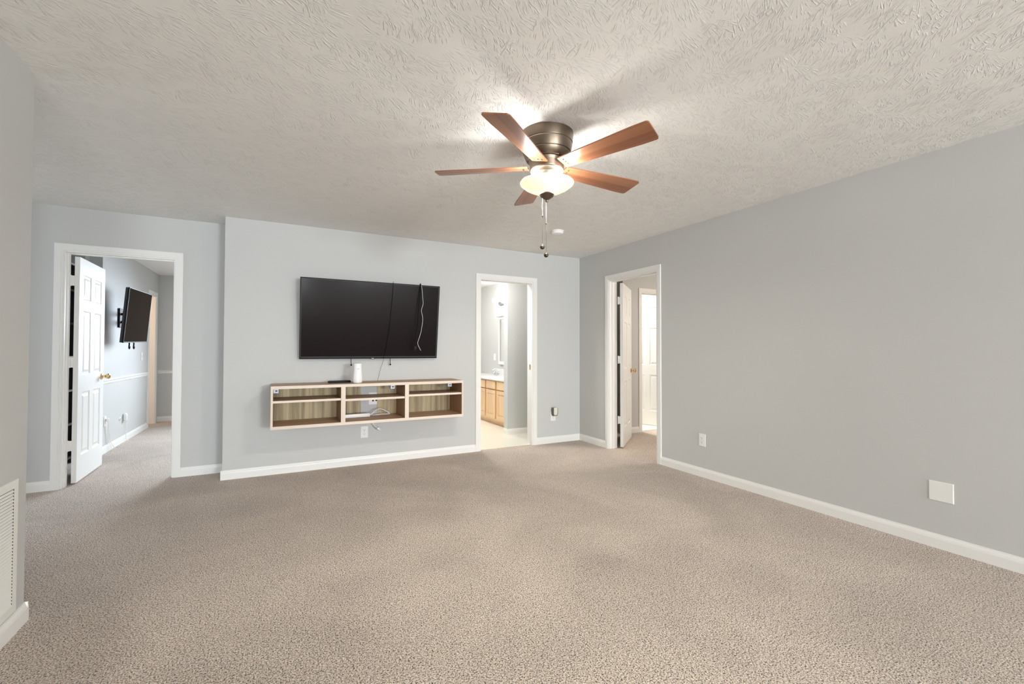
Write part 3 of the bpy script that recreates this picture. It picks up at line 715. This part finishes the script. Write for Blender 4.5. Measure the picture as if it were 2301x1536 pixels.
# dark bookcase glimpsed through the hinge gap
bk = thing('bookcase', 'tall near-black bookcase glimpsed through the hinge gap of the dining door', 'bookcase', (-5.66, .98, 0))
obj('carcass', (lambda b_: [box(b_, -.16, .16, -.52, -.50, 0, 2.1), box(b_, -.16, .16, .50, .52, 0, 2.1), box(b_, -.16, -.15, -.5, .5, 0, 2.1), box(b_, -.16, .16, -.5, .5, 2.08, 2.1), b_][-1])(BM()), M['bookcase'], bk)
for k in range(6): obj('shelf_board', box(BM(), -.15, .15, -.5, .5, .06+k*.35, .08+k*.35), M['bookcase'], bk)
# warm lamp in the room beyond the dining room
lp = bpy.data.lights.new('lamp', 'POINT'); lp.energy = 22; lp.color = (1, .70, .48); lp.shadow_soft_size = .06
lo = bpy.data.objects.new('lamp', lp); C.objects.link(lo); lo.location = (-6.45, 3.05, 2.0); lo['kind'] = 'helper'

# ------------------------------------------------------------------ bathroom beyond the TV wall
va = thing('bathroom_vanity', 'maple bathroom vanity with white top seen through the middle doorway', 'vanity', (-.27, 1.9, 0))
VX, VY = -.27, 1.9
def vp(name, bm, mat, parent=va, smooth=False):
    bmesh.ops.translate(bm, vec=(-VX, -VY, 0), verts=bm.verts); return obj(name, bm, mat, parent, smooth)
bm = BM(); box(bm, -.522, -.001, .86, 3.2, .085, .715); vp('carcass', bm, M['maple_shaded'])
bm = BM(); box(bm, -.48, -.03, .86, 3.2, .006, .085); vp('toe_kick', bm, M['maple'])
bm = BM(); box(bm, -.524, -.500, .86, 3.2, .070, .104); vp('bottom_rail', bm, M['maple'])
bm = BM(); box(bm, -.524, -.500, .86, 3.2, .700, .716); vp('top_rail', bm, M['maple'])
ys = [(1.075, 1.464), (1.521, 1.857), (1.920, 2.265), (2.325, 2.68), (2.74, 3.10)]
for (y0, y1) in ys:
    bm = BM(); box(bm, -.542, -.523, y0, y1, .575, .700, .003); vp('drawer_front', bm, M['maple'])
    bm = BM(); s_ = .055
    for (p0, p1, z0, z1) in ((y0, y0+s_, .105, .558), (y1-s_, y1, .105, .558), (y0+s_, y1-s_, .105, .105+s_), (y0+s_, y1-s_, .558-s_, .558)): box(bm, -.542, -.523, p0, p1, z0, z1)
    dd = vp('cabinet_door', bm, M['maple'])
    bm = BM(); box(bm, -.534, -.524, y0+s_, y1-s_, .105+s_, .558-s_); box(bm, -.539, -.530, y0+s_+.018, y1-s_-.018, .123+s_, .540-s_, .006); vp('raised_panel', bm, M['maple'], dd)
bm = BM(); box(bm, -.560, -.001, .858, 3.2, .717, .752, .006, 2); vp('countertop', bm, M['counter'], smooth='auto')
bm = BM(); box(bm, -.020, -.001, .858, 2.66, .752, .855, .003); vp('backsplash', bm, M['counter'])
fa = thing('faucet', 'chrome two-handle faucet on the bathroom vanity', 'faucet', (-.10, 2.36, .752))
bm = BM(); box(bm, -.03, .03, -.09, .09, .0005, .018, .006, 2); obj('base', bm, M['chrome'], fa, 'auto')
bm = BM(); tube(bm, [(0, 0, .015), (0, 0, .07), (-.04, 0, .095), (-.10, 0, .075)], .011, 10); obj('spout', bm, M['chrome'], fa, True)
for y in (-.07, .07):
    bm = lathe(BM(), [(0, .018), (.016, .018), (.014, .04), (.020, .048), (.020, .062), (.010, .068), (0, .068)], 16, (0, y, 0)); obj('handle', bm, M['chrome'], fa, 'auto')
mr = thing('wall_mirror', 'tall white-framed mirror above the bathroom vanity', 'mirror', (0, 1.70, .94), (0, 0, -math.pi/2))
bm = BM(); k2 = .755
for (x0, x1, z0, z1) in ((-k2, -k2+.05, 0, .87), (k2-.05, k2, 0, .87), (-k2+.05, k2-.05, 0, .05), (-k2+.05, k2-.05, .82, .87)): box(bm, x0, x1, -.03, -.0005, z0, z1, .003)
box(bm, -k2-.02, k2+.02, -.07, -.0005, .868, .92, .006)
obj('frame', bm, M['trim'], mr)
obj('glass', box(BM(), -k2+.05, k2-.05, -.012, -.001, .05, .82), M['mirror'], mr)
vl = thing('vanity_light', 'glowing globe light bar above the bathroom mirror', 'lamp', (0, 2.30, 2.04), (0, 0, -math.pi/2))
bm = BM(); box(bm, -.15, .90, -.035, -.0005, -.02, .05, .01, 2); obj('back_bar', bm, M['chrome'], vl, 'auto')
for k in range(4):
    x = -.09+k*.27
    bm = lathe(BM(), [(0, -.035), (.03, -.035), (.028, -.07), (0, -.07)], 16, (x, 0, .055), axis='Y'); obj('socket', bm, M['chrome'], vl, 'auto')
    bm = BM(); ball(bm, (x, -.115, .060), .062, 24); obj('globe', bm, M['globe'], vl, True)
pt_ = outlet('white outlet on the bathroom wall above the counter', (0, 2.665, 1.070), -math.pi/2)
cl_ = thing('unseen_ceiling_light', 'unseen ceiling light added to brighten the bathroom', 'lamp', (-1.43, .42, H))  # added lamp out of view, fills the front of the bathroom
obj('base_ring', lathe(BM(), [(0, 0), (.17, 0), (.17, -.02), (0, -.02)], 32), M['white'], cl_, 'auto'); obj('diffuser', lathe(BM(), [(.16, -.02), (.155, -.05), (.11, -.08), (0, -.092)], 32), M['fill_lamp'], cl_, True)
cl_ = thing('unseen_ceiling_light', 'unseen ceiling light of the second bathroom, placed to light its door', 'lamp', (1.30, .95, H))  # lamp out of view, placed to light the ajar door
obj('base_ring', lathe(BM(), [(0, 0), (.17, 0), (.17, -.02), (0, -.02)], 32), M['white'], cl_, 'auto'); obj('diffuser', lathe(BM(), [(.16, -.02), (.155, -.05), (.11, -.08), (0, -.092)], 32), glow('second_bath_glow', (1, .98, .95), 125), cl_, True)
cl_ = thing('unseen_ceiling_light', 'unseen ceiling light added to brighten the side hall', 'lamp', (1.7, -1.6, H))  # added lamp out of view, lifts and warms the dim side hall
obj('base_ring', lathe(BM(), [(0, 0), (.17, 0), (.17, -.02), (0, -.02)], 32), M['white'], cl_, 'auto'); obj('diffuser', lathe(BM(), [(.16, -.02), (.155, -.05), (.11, -.08), (0, -.092)], 32), glow('hall_fill_glow', (1, .90, .80), 85), cl_, True)
cl_ = thing('unseen_ceiling_light', 'second unseen ceiling light added deeper in the bathroom', 'lamp', (-1.05, 2.3, H))  # added lamp out of view, brightens the vanity wall
obj('base_ring', lathe(BM(), [(0, 0), (.17, 0), (.17, -.02), (0, -.02)], 32), M['white'], cl_, 'auto'); obj('diffuser', lathe(BM(), [(.16, -.02), (.155, -.05), (.11, -.08), (0, -.092)], 32), M['fill_lamp'], cl_, True)
